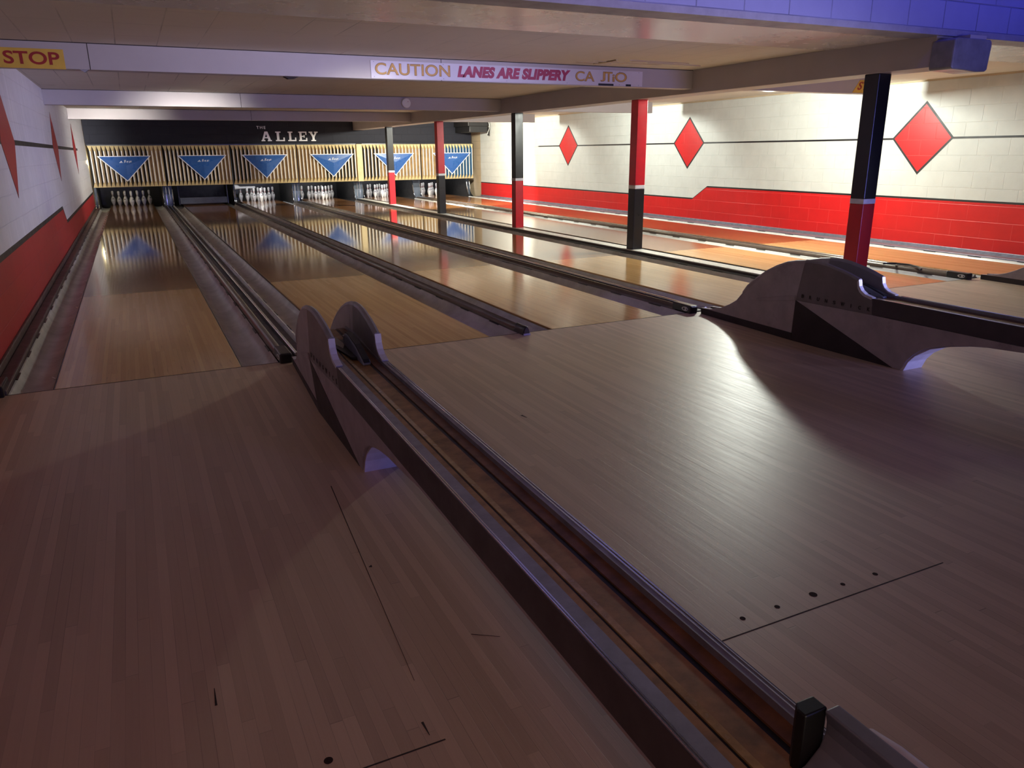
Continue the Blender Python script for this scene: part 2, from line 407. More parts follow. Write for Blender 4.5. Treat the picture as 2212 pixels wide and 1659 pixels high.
# header wall over the foul line, washed blue
wf = struct(MB().box(XL, XR, -.65, -.45, 2.21, 3.3).build('wall_front', header_m), 'blue lit block header wall above the foul line')
struct(MB().box(XL, XR, -.665, -.44, 2.163, 2.21).build('trim_2', lintel_m, bevel=.003), 'painted steel lintel under the blue lit block header')
struct(MB().box(XL-.2, XR+.2, -12.2, -12.0, -.3, 3.3).build('wall_rear', lounge_m))

# ---------------------------------------------------------------- ceiling and beams
ce = struct(MB().box(XL, XR, -.44, 21, ZC, ZC+.12).build('ceiling', ceil_m), 'low cream tiled ceiling over the lanes')
MB().box(XL, XR, -.44, .44, ZC-.008, ZC).build('smooth_panel', smooth_c, ce)
tag(ce.children[0], 'smooth glossy ceiling strip behind the header')
MB().box(XL, XR, -12.0, -.65, 3.2, 3.3).build('concourse_ceiling', lounge_m, ce)
# peeling patch by the caution beam
for (x0, x1, y0, y1, t) in ((4.9, 5.75, 1.98, 2.02, .012), (5.2, 5.95, 1.78, 1.81, .016), (4.75, 5.2, 2.10, 2.15, .010), (5.5, 6.2, 1.90, 1.92, .012), (5.05, 5.08, 1.8, 2.2, .008)):
    MB().prism([(x0, y0), (x1, y0+.02), (x1-.05, y1), (x0+.06, y1+.015)], 'z', ZC, lambda p, t=t: ZC-.002-t*random.random()).build('peeling_strip', raw_block, ce)
BY = (2.37, 7.48, 12.28)
ZB = 1.98
lb = struct(MB().box(6.46, 6.78, -.63, YF, 1.935, ZC).build('trim_3', beam_m, bevel=.004), 'long cream ceiling beam running along the row of columns')
w = MB()
pr = [(6.445, 1.92), (6.46, 1.905), (6.60, 1.902), (6.75, 1.892), (6.86, 1.897), (6.885, 1.91), (6.90, 2.09), (6.89, 2.125), (6.87, 2.135), (6.48, 2.135), (6.45, 2.12)]
w.prism(pr, 'y', -.80, -.60).build('end_wrap', paint('wrap_tape', (.24, .23, .24), .35, var=.15), lb, bevel=.018, seg=3)
MB().box(6.66, 6.86, -.77, -.62, 2.13, 2.165).build('end_plate', beam_m, lb)
tn = 4
for i, y in enumerate(BY):
    b = struct(MB().box(XL, 6.46, y, y+.14, ZB, ZC).build('trim_%d' % tn, beam_m, bevel=.003), ['white cross beam carrying the stop and caution signs', 'second white cross beam with round smoke detector', 'far white cross beam nearest the black back panel'][i]); tn += 1
    for xs in ((.405, 3.42), (2.20,), (3.0,))[i]:
        MB().box(xs-.003, xs+.003, y-.0012, y+.002, ZB, ZC).build('board_joint', seam_m, b)
    MB().box(XL, 6.46, y-.002, y+.002, ZC-.006, ZC).build('top_gap', seam_m, b)
    b2 = struct(MB().box(6.78, 9.64, y+.02, y+.16, ZB+.01, ZC).build('trim_%d' % tn, beam_m, bevel=.003), ['white cross beam over the right lanes with yellow sign', 'second white cross beam over the right lanes', 'far white cross beam over the right lanes'][i]); tn += 1
# ragged damage under the caution beam
MB().prism([(1.93, ZB), (2.06, ZB), (2.03, ZB-.014), (1.97, ZB-.02)], 'y', 2.40, 2.47).build('torn_paper', seam_m, bpy.data.objects['trim_4'])
MB().prism([(.33, ZB), (.39, ZB), (.36, ZB-.02)], 'y', 2.38, 2.44).build('torn_paper', steel_m, bpy.data.objects['trim_4'])

# ---------------------------------------------------------------- black panel over the machines, with letters
fa = struct(MB().box(XL+.01, 6.46, YF, YF+.08, 1.56, ZC).build('trim_20', fascia_m), 'black panel above the pin machines carrying white letters')
fb = struct(MB().box(6.46, 10.12, YF+.02, YF+.12, 1.56, ZC).build('trim_21', fascia_m), 'black block panel above the two right pin machines')
al = thing('wall_lettering', 'white slab serif letters reading THE ALLEY on black panel', 'sign', (4.7, YF, 1.64))
inv = Vector((-4.7, -YF, -1.64))
def letter(name, polys, x, w, z, h, st):
    m = MB()
    for k, pl in enumerate(polys): m.prism([(x+p[0]*w-4.7, z+p[1]*h-1.64) for p in pl], 'y', -.022-.0008*k, 0.0)
    return m.build(name, signw_m, al)
def R(x0, x1, z0, z1): return [(x0, z0), (x1, z0), (x1, z1), (x0, z1)]
A_ = [[(.06, .10), (.24, .10), (.58, 1.0), (.36, 1.0)], [(.68, .10), (.92, .10), (.64, 1.0), (.42, 1.0)], R(.30, .72, .30, .42), R(0, .36, 0, .12), R(.60, 1.0, 0, .12)]
L_ = [R(.14, .40, 0, 1), R(0, .58, .88, 1), R(0, 1, 0, .13), R(.84, 1, 0, .38)]
E_ = [R(.12, .36, 0, 1), R(0, .95, .88, 1), R(0, 1, 0, .13), R(.82, .95, .66, 1), R(.86, 1, 0, .34), R(.36, .66, .45, .56), R(.60, .70, .36, .65)]
Y_ = [R(.38, .62, 0, .50), R(.24, .76, 0, .12), [(.10, .92), (.34, .92), (.62, .42), (.38, .42)], [(.70, .92), (.90, .92), (.62, .42), (.46, .42)], R(0, .42, .88, 1), R(.60, 1, .88, 1)]
for nm, pl, x0, x1 in (('letter_a', A_, 3.92, 4.19), ('letter_l', L_, 4.30, 4.54), ('letter_l', L_, 4.63, 4.85), ('letter_e', E_, 4.92, 5.15), ('letter_y', Y_, 5.20, 5.45)):
    letter(nm, pl, x0, x1-x0, 1.645, .25, 0)
text('small_word', 'THE', 3.82-4.7, 4.055-4.7, 1.962-1.64, 2.035-1.64, 0, signw_m, al, depth=.012, bold=.01, space=1.35)

# ---------------------------------------------------------------- lanes, gutters, division caps
for i, x in enumerate(LX):
    o = MB().box(x, x+LW, .006, 19.16, -.06, 0).build('lane', lane_m, bevel=.003)
    tag(o, 'glossy wooden bowling lane, the %s' % ORD[i], 'bowling lane', 'bowling lanes')
prof = [(.012, -.012), (.022, -.035), (.05, -.064), (.085, -.078), (.12, -.082), (.155, -.078), (.19, -.062), (.215, -.034), (.226, -.004), (.234, -.001)]
def gutter(x_edge, s, label, mat, end=17.45):
    t = thing('gutter', label, 'gutter', (x_edge, 0, 0), 'lane gutters')
    poly = [(s*a, b) for a, b in prof] + [(s*.234, -.09), (s*.012, -.09)]
    MB().prism(poly, 'y', .008, end).build('channel', mat, t, smooth=True)
    c0 = None
    for k in range(26):
        if c0 is None: c0 = c = MB().box(min(s*.222, s*.234), max(s*.222, s*.234), 0, .17, -.004, .0016).build('joint_clip', capdark_m, t)
        else: c = c0.copy(); C.objects.link(c)
        c.location.y = .35+k*.62
    MB().box(min(s*.0, s*.012), max(s*.0, s*.012), .008, end, -.085, -.016).build('edge_gap', capdark_m, t)
    poly = [(s*a, b*.35-.055) for a, b in prof] + [(s*.234, -.09), (s*.012, -.09)]
    MB().prism(poly, 'y', end, 19.1).build('flat_end', gut_w, t, smooth=True)
    return t
gmat = [gut_m, gut_m, gut_m, gut_m, gut_m, gut_w]
for i, x in enumerate(LX):
    gl = gutter(x, -1, 'grey ball gutter on the left side of the %s' % ORD[i], gut_m if i < 5 else gut_w)  # right-hand gutters get a paler mix, their brighter light put into the colour
    if i == 0:
        # pale strips standing in for light that leaks between lane and gutter
        for fy in [0.3287, 2.0234, 2.8826, 3.7223, 4.5489, 6.2039, 7.0456]:
            MB().prism([(-.040, fy), (-.034, fy), (-.012, fy-.05), (-.018, fy-.05)], 'z', -.012, -.003).build('light_dash', whitestrip_m, gl)
        for k in range(16):
            yy = 8.2+k*.55
            MB().prism([(-.040, yy+.06), (-.030, yy+.06), (-.010, yy-.06), (-.020, yy-.06)], 'z', -.012, -.003).build('light_dash', gold_m, gl)
    gutter(x+LW, 1, 'grey ball gutter on the right side of the %s' % ORD[i], gut_w if i >= 4 else gut_m)

def halfround(cx, hw, z0, h, n=8):
    return [(cx+hw*math.cos(PI*k/n), z0+h*math.sin(PI*k/n)) for k in range(n+1)]
def end_block(t, x0, x1, side):
    # black end piece with an oval keyhole plate on its left cheek
    MB().box(x0, x1, -.045, .20, -.005, .066).build('end_block', capdark_m, t, bevel=.012, seg=3)
    m = MB(); cyy = -.0
    pts = [(.02+.045*math.cos(2*PI*k/20)*(1 if math.cos(2*PI*k/20) > 0 else .8), .032+.018*math.sin(2*PI*k/20)) for k in range(20)]
    m.prism(pts, 'x', x0-.004, x0+.003).build('oval_plate', whitestrip_m, t)
    for yy, r in ((.035, .010), (-.003, .006)):
        MB().prism([(yy+r*math.cos(2*PI*k/12), .032+r*math.sin(2*PI*k/12)) for k in range(12)], 'x', x0-.0055, x0-.003).build('plate_hole', rubber_m, t)
CY1 = 17.35
def cap_pair(a, b, label):
    t = thing('division_cap', label, 'lane divider', ((a+b)/2, 0, 0), 'dividers between the lanes'); c = (a+b)/2; w = b-a
    X = lambda u: a+w*u-c
    MB().prism(halfround(X(.17), w*.16, -.02, .066)+[], 'y', .16, CY1).build('round_cap', cap_m, t, smooth=True)
    MB().box(X(.33), X(.92), .0, CY1, -.06, .008).build('base_board', stripe_m, t)
    MB().tube([(X(.50), .02, .036), (X(.50), CY1, .036)], .013, 10).build('rail_tube', chrome_m, t, smooth=True)
    MB().box(X(.46), X(.54), .02, CY1, .005, .03).build('rail_foot', capdark_m, t)
    MB().prism(halfround(X(.89), w*.10, -.02, .052), 'y', .02, CY1).build('cream_ridge', gut_m, t, smooth=True)
    end_block(t, X(.02), X(.34), -1)
    return t
def cap_single(a, b, label):
    t = thing('division_cap', label, 'lane divider', ((a+b)/2, 0, 0), 'dividers between the lanes'); w = (b-a)/2
    MB().prism(halfround(0, w*.92, -.02, .078), 'y', .02, CY1).build('round_cap', cap_m, t, smooth=True)
    m = MB(); m.prism(halfround(0, w*1.02, -.015, .080, 16), 'y', -.075, .09)
    m.build('end_cap', capdark_m, t, smooth=True, bevel=.006)
    MB().prism(halfround(0, w*.8, -.01, .066, 16), 'y', -.079, -.074).build('end_face', cap_m, t)
    MB().box(-w*.9, w*.9, -.085, -.075, -.0, .012).build('end_lip', racktube_m, t)
    return t
def cap_column(a, b, label):
    t = thing('division_cap', label, 'lane divider', ((a+b)/2, 0, 0), 'dividers between the lanes'); w = b-a
    MB().box(-w/2, w/2, .0, CY1, -.06, .018).build('base_board', capdark_m, t)
    MB().box(-w*.33, w*.30, .02, CY1, .016, .045).build('white_board', whitestrip_m, t, bevel=.006)
    MB().prism(halfround(-w*.42, w*.06, .0, .042), 'y', .02, CY1).build('left_rail', capdark_m, t, smooth=True)
    MB().prism(halfround(w*.42, w*.07, .0, .050), 'y', .02, CY1).build('right_rail', capdark_m, t, smooth=True)
    return t
e = lambda i: (LX[i]+LW+GW, LX[i+1]-GW)
caps = []
caps.append(cap_pair(*e(0), 'wide lane divider running from near ball return, two leftmost lanes either side'))
caps.append(cap_single(*e(1), 'narrow brown round lane divider with free end, between second and third lanes'))
caps.append(cap_pair(*e(2), 'wide dark lane divider running from middle ball return, in front of fourth lane'))
caps.append(cap_column(*e(3), 'white and black lane divider on which the columns stand'))
caps.append(cap_pair(*e(4), 'wide dark lane divider running from far ball return, before the last lane'))
t = thing('division_cap', 'dark edge board between the leftmost lane and the left wall', 'lane divider', (-.275, 0, 0), 'dividers between the lanes')
MB().box(-.037, .038, .0, CY1, -.06, .028).build('base_board', maroon_m, t, bevel=.008)
end_block(t, -.028, .030, 1)
t = thing('division_cap', 'grey edge board between the last lane and the right wall', 'lane divider', (10.14, 0, 0), 'dividers between the lanes')
MB().box(-.105, .105, .0, CY1-.4, -.06, .012).build('base_board', steel_m, t, bevel=.004)

# ---------------------------------------------------------------- columns
CX = 6.57
colspec = [(14.36, 'r', 'farthest of the five square columns, black over red'),
           (10.80, 'b', 'second farthest square column, red over black'),
           (7.08, 'r', 'middle square column of the row, black over red'),
           (3.54, 'b', 'second nearest square column, red over black'),
           (-.03, 'r', 'nearest square column rising behind the middle ball return, black over red')]
for y, low, lab in colspec:
    t = thing('column', lab, 'column', (CX, y, .045), 'painted columns between the lanes')
    h = .076; zb = .045; zt = 1.935
    mid = .86
    MB().box(-h, h, -h, h, 0, mid-.025-zb).build('lower_section', red_m if low == 'r' else colblack_m, t, bevel=.006)
    MB().box(-h-.001, h+.001, -h-.001, h+.001, mid-.025-zb, mid+.020-zb).build('white_band', band_m, t, bevel=.004)
    MB().box(-h, h, -h, h, mid+.020-zb, zt-zb).build('upper_section', colblack_m if low == 'r' else red_m, t, bevel=.006)

# ---------------------------------------------------------------- masking units
MX = [(-.29, 1.405), (1.425, 3.055), (3.085, 4.80), (4.825, 6.49), (6.675, 8.43), (8.455, 10.13)]
TX = [(-.116, 1.125, .504), (1.737, 2.964, 2.349), (3.341, 4.554, 3.945), (5.158, 6.411, 5.785), (6.98, 8.215, 7.62), (8.79, 10.035, 9.40)]
MZ0, MZ1 = .535, 1.550
YB, YR = 17.36, 17.285
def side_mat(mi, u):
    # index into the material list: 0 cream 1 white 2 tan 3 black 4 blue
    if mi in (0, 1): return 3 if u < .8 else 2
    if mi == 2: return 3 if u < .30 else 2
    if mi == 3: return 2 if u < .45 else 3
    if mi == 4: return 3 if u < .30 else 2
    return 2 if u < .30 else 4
for i, ((x0, x1), (ta, tb, tc)) in enumerate(zip(MX, TX)):
    cx = (x0+x1)/2
    t = thing('masking_unit', 'pleated cream masking unit with blue triangle sign over the %s' % ORD[i], 'pinsetter cover', (cx, YB, MZ0), 'masking units over the pins')
    H = MZ1-MZ0; m = MB(); n = 17; p = (x1-x0)/n
    for k in range(n):
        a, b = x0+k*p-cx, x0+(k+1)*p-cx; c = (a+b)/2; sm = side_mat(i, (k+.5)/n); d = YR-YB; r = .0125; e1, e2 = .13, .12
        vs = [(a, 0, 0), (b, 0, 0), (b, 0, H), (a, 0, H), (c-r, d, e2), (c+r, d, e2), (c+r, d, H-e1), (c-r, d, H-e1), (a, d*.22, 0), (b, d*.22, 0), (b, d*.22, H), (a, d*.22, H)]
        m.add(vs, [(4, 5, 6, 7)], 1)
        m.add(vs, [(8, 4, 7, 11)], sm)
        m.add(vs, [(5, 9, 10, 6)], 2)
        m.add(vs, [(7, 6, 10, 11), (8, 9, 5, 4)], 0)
    m.build('pleated_panel', [cream_m, pw_m, tan_m, mblack_m, mblue_m], t)
    MB().box(x0-cx-.006, x1-cx+.006, -.03, .05, H-.002, H+.022).build('top_rail', capdark_m, t)
    MB().box(x0-cx, x1-cx, .0, .05, 0, H).build('backing', mblack_m, t)
    # triangle sign: shallow three-sided pyramid with a white rim
    zt, zb_ = 1.298-MZ0, .668-MZ0; yf = YR-YB-.012; A, B, Cc = (ta-cx, zt), (tb-cx, zt), (tc-cx, zb_)
    g = ((A[0]+B[0]+Cc[0])/3+.02, (A[1]+B[1]+Cc[1])/3-.03)
    def inset(q, k): return (q[0]+(g[0]-q[0])*k, q[1]+(g[1]-q[1])*k)
    sg = MB().prism([A, Cc, B], 'y', yf-.012, yf+.010).build('triangle_sign', signw_m, t, bevel=.003)
    a, b, c = inset(A, .075), inset(B, .075), inset(Cc, .075)
    pm = MB(); yy = yf-.0135
    vs = [(a[0], yy, a[1]), (b[0], yy, b[1]), (c[0], yy, c[1]), (g[0], yy-.035, g[1])]
    pm.add(vs, [(0, 1, 3), (1, 2, 3), (2, 0, 3), (0, 2, 1)], 0)
    pm.build('blue_face', blue_m, sg)
    lx = g[0]-.01; lz = 1.118-MZ0; yl = yf-.033
    text('logo', 'AMF', lx-.155, lx+.155, lz, lz+.058, yl, signw_m, sg, shear=.2, depth=.004, space=1.1)
    MB().prism([(lx-.030, lz+.074), (lx, lz+.080), (lx+.030, lz+.074), (lx, lz+.062)], 'y', yl-.004, yl).build('logo_crest', signw_m, sg)
o = MB().box(6.50, 6.665, 17.30, 17.42, MZ0-.005, 1.56).build('filler_panel', cream_m, bevel=.004)
tag(o, 'plain yellow cream strip between fourth and fifth masking units', 'panel')

# ---------------------------------------------------------------- kickbacks and pits
kx = [(XL+.01, -GW), e(0), e(1), e(2), e(3), e(4), (LX[5]+LW+GW, XR-.14)]
klab = ['black kickback between the left wall and the leftmost lane', 'steel faced kickback between first and second lanes at the pins',
        'slim black kickback between second and third lanes at the pins', 'blue steel faced kickback between third and fourth lanes at the pins',
        'blue steel faced kickback behind the farthest column', 'blue steel faced kickback between the two right lanes', 'black kickback beside the right wall at the pins']
side = [(17.36, -.06), (17.37, .0), (17.48, .035), (17.56, .10), (17.61, .22), (17.66, .40), (17.70, .56), (19.7, .56), (19.7, -.10), (17.4, -.10)]
for i, (a, b) in enumerate(kx):
    t = thing('kickback', klab[i], 'pin pit side', ((a+b)/2, 17.4, 0), 'kickbacks at the pin pits'); w = b-a; c = (a+b)/2
    sd = [(y-17.4, z) for y, z in side]
    for s in (-1, 1):
        x_out = s*w/2; x_in = s*(w/2-min(.022, w*.3))
        MB().prism(sd, 'x', min(x_out, x_in), max(x_out, x_in)).build('side_board', kick_m, t)
        xx = s*(w/2-.011)
        MB().tube([(xx, y-17.4-.006, z) for y, z in side[1:7]], .009, 8).build('chrome_edge', chrome_m, t, smooth=True)
    MB().box(-w/2+.02, w/2-.02, .20, .24, .0, .30).build('lower_plate', pitblue_m, t)
    if w > .2 and i < 5:
        for s in (-1, 1): MB().tube([(s*.045, .195, .0), (s*.04, .205, .30), (s*.035, .235, .55)], .006, 8).build('chrome_strip', chrome_m, t, smooth=True)
    MB().box(-w/2+.02, w/2-.02, .24, .28, .28, .56).build('upper_plate', paint('kick_plate', (.05, .065, .09), .4, .3), t)
# sweep lowered on the second lane
t = thing('pin_sweep', 'slate grey sweep board lowered across the second lane from left', 'pin sweep', (LX[1]+LW/2, 17.75, 0))
MB().box(-.60, .60, -.02, .02, .035, .20).build('sweep_board', sweep_m, t, bevel=.008)
MB().box(-.60, .60, -.03, -.018, .165, .20).build('sweep_lip', sweep_m, t)
for s in (-1, 1): MB().prism([(-.03, .02), (.06, .02), (.10, .30), (.06, .56), (.02, .56)], 'x', s*.62-.012, s*.62+.012).build('sweep_arm', capdark_m, t)
MB().box(-.6, .6, .55, .57, .004, .55).build('curtain', paint('pit_curtain', (.012, .012, .022), .7), t)
# roller seen above the pins of the third lane
t = thing('pin_roller', 'pale roller bar above the pins of the third lane', 'roller', (LX[2]-.15, 18.9, .40))
MB().tube([(0, 0, 0), (.12, 0, 0), (.20, 0, -.02), (.62, 0, -.02)], [.075, .062, .034, .034], 16).build('roller', gut_w, t, smooth=True)
MB().tube([(-.08, 0, 0), (.01, 0, 0)], .03, 12).build('axle', steel_m, t, smooth=True)

# ---------------------------------------------------------------- bowling pins
pp = [(.0, .0), (.0258, 0), (.0286, .008), (.0330, .019), (.0450, .057), (.0527, .0857), (.0605, .1143), (.0578, .149), (.0470, .184), (.0312, .219), (.0237, .2388), (.0230, .254), (.0256, .276), (.0310, .324), (.0323, .343), (.0300, .360), (.0220, .374), (.0110, .380), (.0, .381)]
def smooth_profile(p):
    out = []
    for i in range(len(p)-1):
        a, b, c, d = p[max(i-1, 0)], p[i], p[i+1], p[min(i+2, len(p)-1)]
        for k in range(3):
            u = k/3
            f = lambda q: .5*((2*b[q])+(-a[q]+c[q])*u+(2*a[q]-5*b[q]+4*c[q]-d[q])*u*u+(-a[q]+3*b[q]-3*c[q]+d[q])*u**3)
            out.append((max(0.0002, f(0)), f(1)))
    return out + [(.0002, .381)]
SP = smooth_profile(pp)
def make_pin(band, label):
    t = thing('bowling_pin', label, 'bowling pin')
    def mk(i, k):
        z = SP[i][1]; a = k/28*2*PI
        return 1 if (abs(((a-1.5*PI+.25*math.sin(z*60)) + PI) % (2*PI) - PI) < .42 and .150 < z < .178) else 0
    MB().lathe(SP, 28, marks=mk).build('pin_body', [pin_m, pinmark_m], t, smooth=True)
    for z0, z1 in ((.238, .248), (.262, .272)):
        def rad(z):
            for i in range(len(SP)-1):
                if SP[i][1] <= z <= SP[i+1][1] and SP[i+1][1] > SP[i][1]:
                    u = (z-SP[i][1])/(SP[i+1][1]-SP[i][1]); return SP[i][0]+(SP[i+1][0]-SP[i][0])*u
            return .024
        MB().lathe([(rad(z0), z0), (rad(z0)+.0009, z0+.001), (rad(z1)+.0009, z1-.001), (rad(z1), z1)], 28).build('neck_band', band, t, smooth=True)
    return t
PINS = [(0, 0, 'head pin, frontmost'), (-.1524, .264, 'left pin of the second row'), (.1524, .264, 'right pin of the second row'),
        (-.3048, .528, 'left pin of the third row'), (0, .528, 'middle pin of the third row'), (.3048, .528, 'right pin of the third row'),
        (-.4572, .792, 'far left pin of the back row'), (-.1524, .792, 'inner left pin of the back row'), (.1524, .792, 'inner right pin of the back row'), (.4572, .792, 'far right pin of the back row')]
short = {0: 'leftmost lane', 2: 'third lane', 3: 'fourth lane', 4: 'fifth lane', 5: 'lane by right wall'}
protos = {0: None, 1: None}
for i in (0, 2, 3, 4, 5):
    key = 0 if i == 0 else 1
    for dx, dy, lab in PINS:
        label = 'white bowling pin, %s on the %s' % (lab, short[i])
        if protos[key] is None:
            o = protos[key] = make_pin(pindark_m if key == 0 else pinred_m, label)
        else: o = copy_tree(protos[key])
        o.location = (LX[i]+LW/2+dx, 18.288+dy, 0); o['label'] = label; o['group'] = 'pins standing on the %s' % short[i]
        o.rotation_euler.z = random.uniform(-.6, .6)

# ---------------------------------------------------------------- ball returns
def clampf(v, a, b): return max(a, min(b, v))
def hoodw(y):
    if y > -1.15: return .092+.040*clampf((-y-.08)/1.07, 0, 1)
    if y > -1.77: return .132-.014*((-y-1.15)/.62)
    return .118
def outx(p): return hoodw(p[0])-.030*(1-clampf(p[1]/.33, 0, 1))
front = [(-.08, .05), (-.20, .062), (-.34, .10), (-.44, .145), (-.526, .194), (-.60, .268), (-.654, .328), (-.75, .404), (-.844, .464), (-.94, .512), (-1.04, .55), (-1.125, .569), (-1.206, .579), (-1.153, .30), (-1.12, .055)]
kick = [(-.08, 0), (-.08, .05), (-1.12, .055), (-1.12, 0)]
rear = [(-1.206, .579), (-1.312, .581), (-1.38, .575), (-1.443, .563), (-1.51, .550), (-1.57, .535), (-1.646, .511), (-1.654, .475), (-1.672, .448), (-1.705, .426), (-1.765, .411), (-1.775, .307), (-1.153, .30)]
trip = [(-1.153, .30), (-1.95, .0), (-1.12, 0)]
YE = -4.75
arch = [(YE, .300), (-2.9, .295), (-2.70, .276), (-2.53, .263), (-2.40, .243), (-2.30, .219), (-2.235, .202), (-2.175, .178), (-2.125, .150), (-2.084, .115), (-2.045, .07), (-2.02, .025), (-2.0, 0)]
leg = [(-1.153, .30), (-1.775, .307), (YE, .315)] + arch + [(-1.95, 0)]
beam = [(-1.775, .312), (-1.765, .411), (YE, .411), (YE, .312)]
def make_return(label):
    t = thing('ball_return', label, 'ball return', group='ball returns between the lanes')
    for s in (-1, 1):
        o = lambda p, s=s: s*outx(p)
        inn = lambda p, s=s: s*(outx(p)-.030)
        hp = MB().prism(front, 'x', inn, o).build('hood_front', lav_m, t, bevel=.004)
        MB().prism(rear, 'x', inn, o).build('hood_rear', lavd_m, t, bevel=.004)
        MB().prism(kick, 'x', inn, lambda p, s=s: s*(outx(p)+.001)).build('kick_band', tri_m, t)
        MB().prism(trip, 'x', inn, lambda p, s=s: s*(outx(p)+.0015)).build('dark_triangle', tri_m, t)
        MB().prism(leg, 'x', inn, o).build('arch_panel', lav_m, t, bevel=.002)
        MB().prism(beam, 'x', lambda p, s=s: s*.09, lambda p, s=s: s*(outx(p)+.001)).build('rail_side', stripe_m, t)
        # pressed crease on the hood
        q = [(-1.15, .335), (-.62, .215), (-.52, .180), (-.60, .200), (-1.15, .30)]
        MB().prism(q, 'x', o, lambda p, s=s: s*(outx(p)+.006*(1 if p[0] < -1.0 else .3))).build('pressed_crease', lav_m, hp, bevel=.004)
        # metal lip along the rear of the hood, bright guard at its end
        lip = rear[0:7]
        MB().tube([(s*(outx(p)-.015), p[0], p[1]-.004) for p in lip], .0165, 8).build('hood_lip', inner_m, t, smooth=True)
        lp = front[5:13]
        MB().tube([(s*(outx(p)-.015), p[0], p[1]-.006) for p in lp], .0165, 8).build('front_lip', lav_m, t, smooth=True)
        g = [(-1.648, .512), (-1.657, .472), (-1.676, .446), (-1.708, .427), (-1.765, .414)]
        gp = [(y, z) for y, z in g] + [(y+.012, z-.014) for y, z in g[::-1]]
        MB().prism([(y-.003, z+.003) for y, z in gp], 'x', lambda p, s=s: s*(hoodw(p[0])-.028), lambda p, s=s: s*(hoodw(p[0])+.002)).build('end_guard', racktube_m, t)
        # painted maker's name
        body = 'BRUNSWICK'
        for k, ch in enumerate(body):
            yy = -1.215-k*.0665
            hw = {'I': .0025, 'W': .0145}.get(ch, .010)
            if s < 0: ob = text('maker_letter', ch, -yy-hw, -yy+hw, .327, .351, 0, rubber_m, t, depth=.0012, bold=.02)
            else: ob = text('maker_letter', ch, yy-hw, yy+hw, .327, .351, 0, rubber_m, t, depth=.0012, bold=.02)
            if s < 0: ob.data.transform(Matrix(((0, 1, 0, 0), (-1, 0, 0, 0), (0, 0, 1, 0), (0, 0, 0, 1)))); ob.location = (-outx((yy, .34))-.0006, 0, 0)
            else: ob.data.transform(Matrix(((0, -1, 0, 0), (1, 0, 0, 0), (0, 0, 1, 0), (0, 0, 0, 1)))); ob.location = (outx((yy, .34))+.0006, 0, 0)
    core = [(-.55, 0), (-.62, .20), (-.78, .34), (-.95, .365), (YE, .365)] + arch
    MB().prism(core, 'x', -.070, .070).build('core', lav_m, t)
    MB().prism([(-2.0, -.0), (-2.02, .025), (-2.045, .07), (-2.084, .115), (-2.125, .150), (-2.175, .178), (-2.235, .202), (-2.30, .219), (-2.40, .243), (-2.41, .239), (-2.30, .213), (-2.18, .171), (-2.09, .108), (-2.05, .06), (-2.025, 0)], 'x', -.085, .085).build('arch_face', pale_m, t)
    # ball track: strips following one profile, crest at the front
    def strip(name, x0, x1, z, mat, z_under=.34, ya=YE, front_drop=True):
        pts = [(ya, z), (-1.6, z), (-1.25, z+.020), (-1.05, z+.022)]
        if front_drop:
            for k in range(1, 8):
                w = k/7*PI*.52; pts.append((-1.05+.24*math.sin(w), z+.022-.24*(1-math.cos(w))))
        low = [(y-.0, zz-.05) if i < 4 else (y-.05, zz-.02) for i, (y, zz) in enumerate(pts)]
        return MB().prism(pts+low[::-1], 'x', x0, x1).build(name, mat, t)
    strip('left_metal_strip', -.117, -.073, .412, steel_m, front_drop=False, ya=YE)
    strip('left_wood_rail', -.073, -.050, .405, wood_m)
    strip('left_slot', -.049, -.039, .397, rubber_m)
    strip('worn_edge_strip', -.038, -.022, .400, gold_m)
    strip('wood_runner', -.022, .036, .396, wood_m)
    strip('centre_groove', .036, .053, .391, rubber_m)
    strip('right_wood_rail', .053, .088, .396, woodd_m)
    strip('right_metal_strip', .088, .114, .412, steel_m, front_drop=False)
    for xx in (-.114, -.108, .1045, .1135): MB().tube([(xx, YE, .413), (xx, -1.80, .413)], .0022, 6).build('bright_edge', chrome_m, t)
    # kicker wheel housing standing in the opening of the track
    MB().prism([(-.062, -1.13), (.0, -1.12), (.030, -1.20), (.028, -1.66), (-.02, -1.64), (-.05, -1.40)], 'z', .405, .4145).build('track_opening', rubber_m, t)
    MB().prism([(-.040, -1.22), (.0, -1.20), (.008, -1.38), (-.018, -1.46), (-.034, -1.36)], 'z', .414, .4165).build('worn_plate', paint('plate', (.30, .26, .20), .4), t)
    pr = [(-1.37, .40), (-1.36, .44), (-1.39, .474), (-1.46, .480), (-1.60, .458), (-1.74, .416), (-1.75, .395)]
    k = MB().prism(pr, 'x', .004, .044).build('kicker_frame', rack_m, t, bevel=.008, seg=3)
    MB().prism([(-1.44, .485), (-1.60, .465), (-1.735, .424), (-1.75, .410), (-1.6, .44), (-1.44, .47)], 'x', .010, .038).build('rubber_pad', rubber_m, k)
    MB().prism([(-1.385, .474), (-1.43, .4785), (-1.43, .4815), (-1.385, .478)], 'x', .014, .034).build('slot', rubber_m, k)
    for xx in (.001, .047): MB().lathe([(.006, xx-.006), (.006, xx+.006)], 10, axis='x', origin=(0, -1.40, .462)).build('bolt', chrome_m, k)
    # ball rack end: rubber bumper, slate cheek and pale side tube
    MB().prism([(.020, -4.345), (.030, -4.332), (.066, -4.332), (.066, -4.362), (.020, -4.362)], 'z', .385, .503).build('rubber_bumper', rubber_m, t, bevel=.003)
    ch = [(.004, .402), (.010, .392), (.098, .385), (.092, .490), (.086, .503), (.057, .502), (.064, .478), (.065, .458), (.056, .434), (.030, .410)]
    MB().prism(ch, 'y', -4.75, -4.363).build('rack_cheek', rack_m, t, bevel=.004, seg=3)
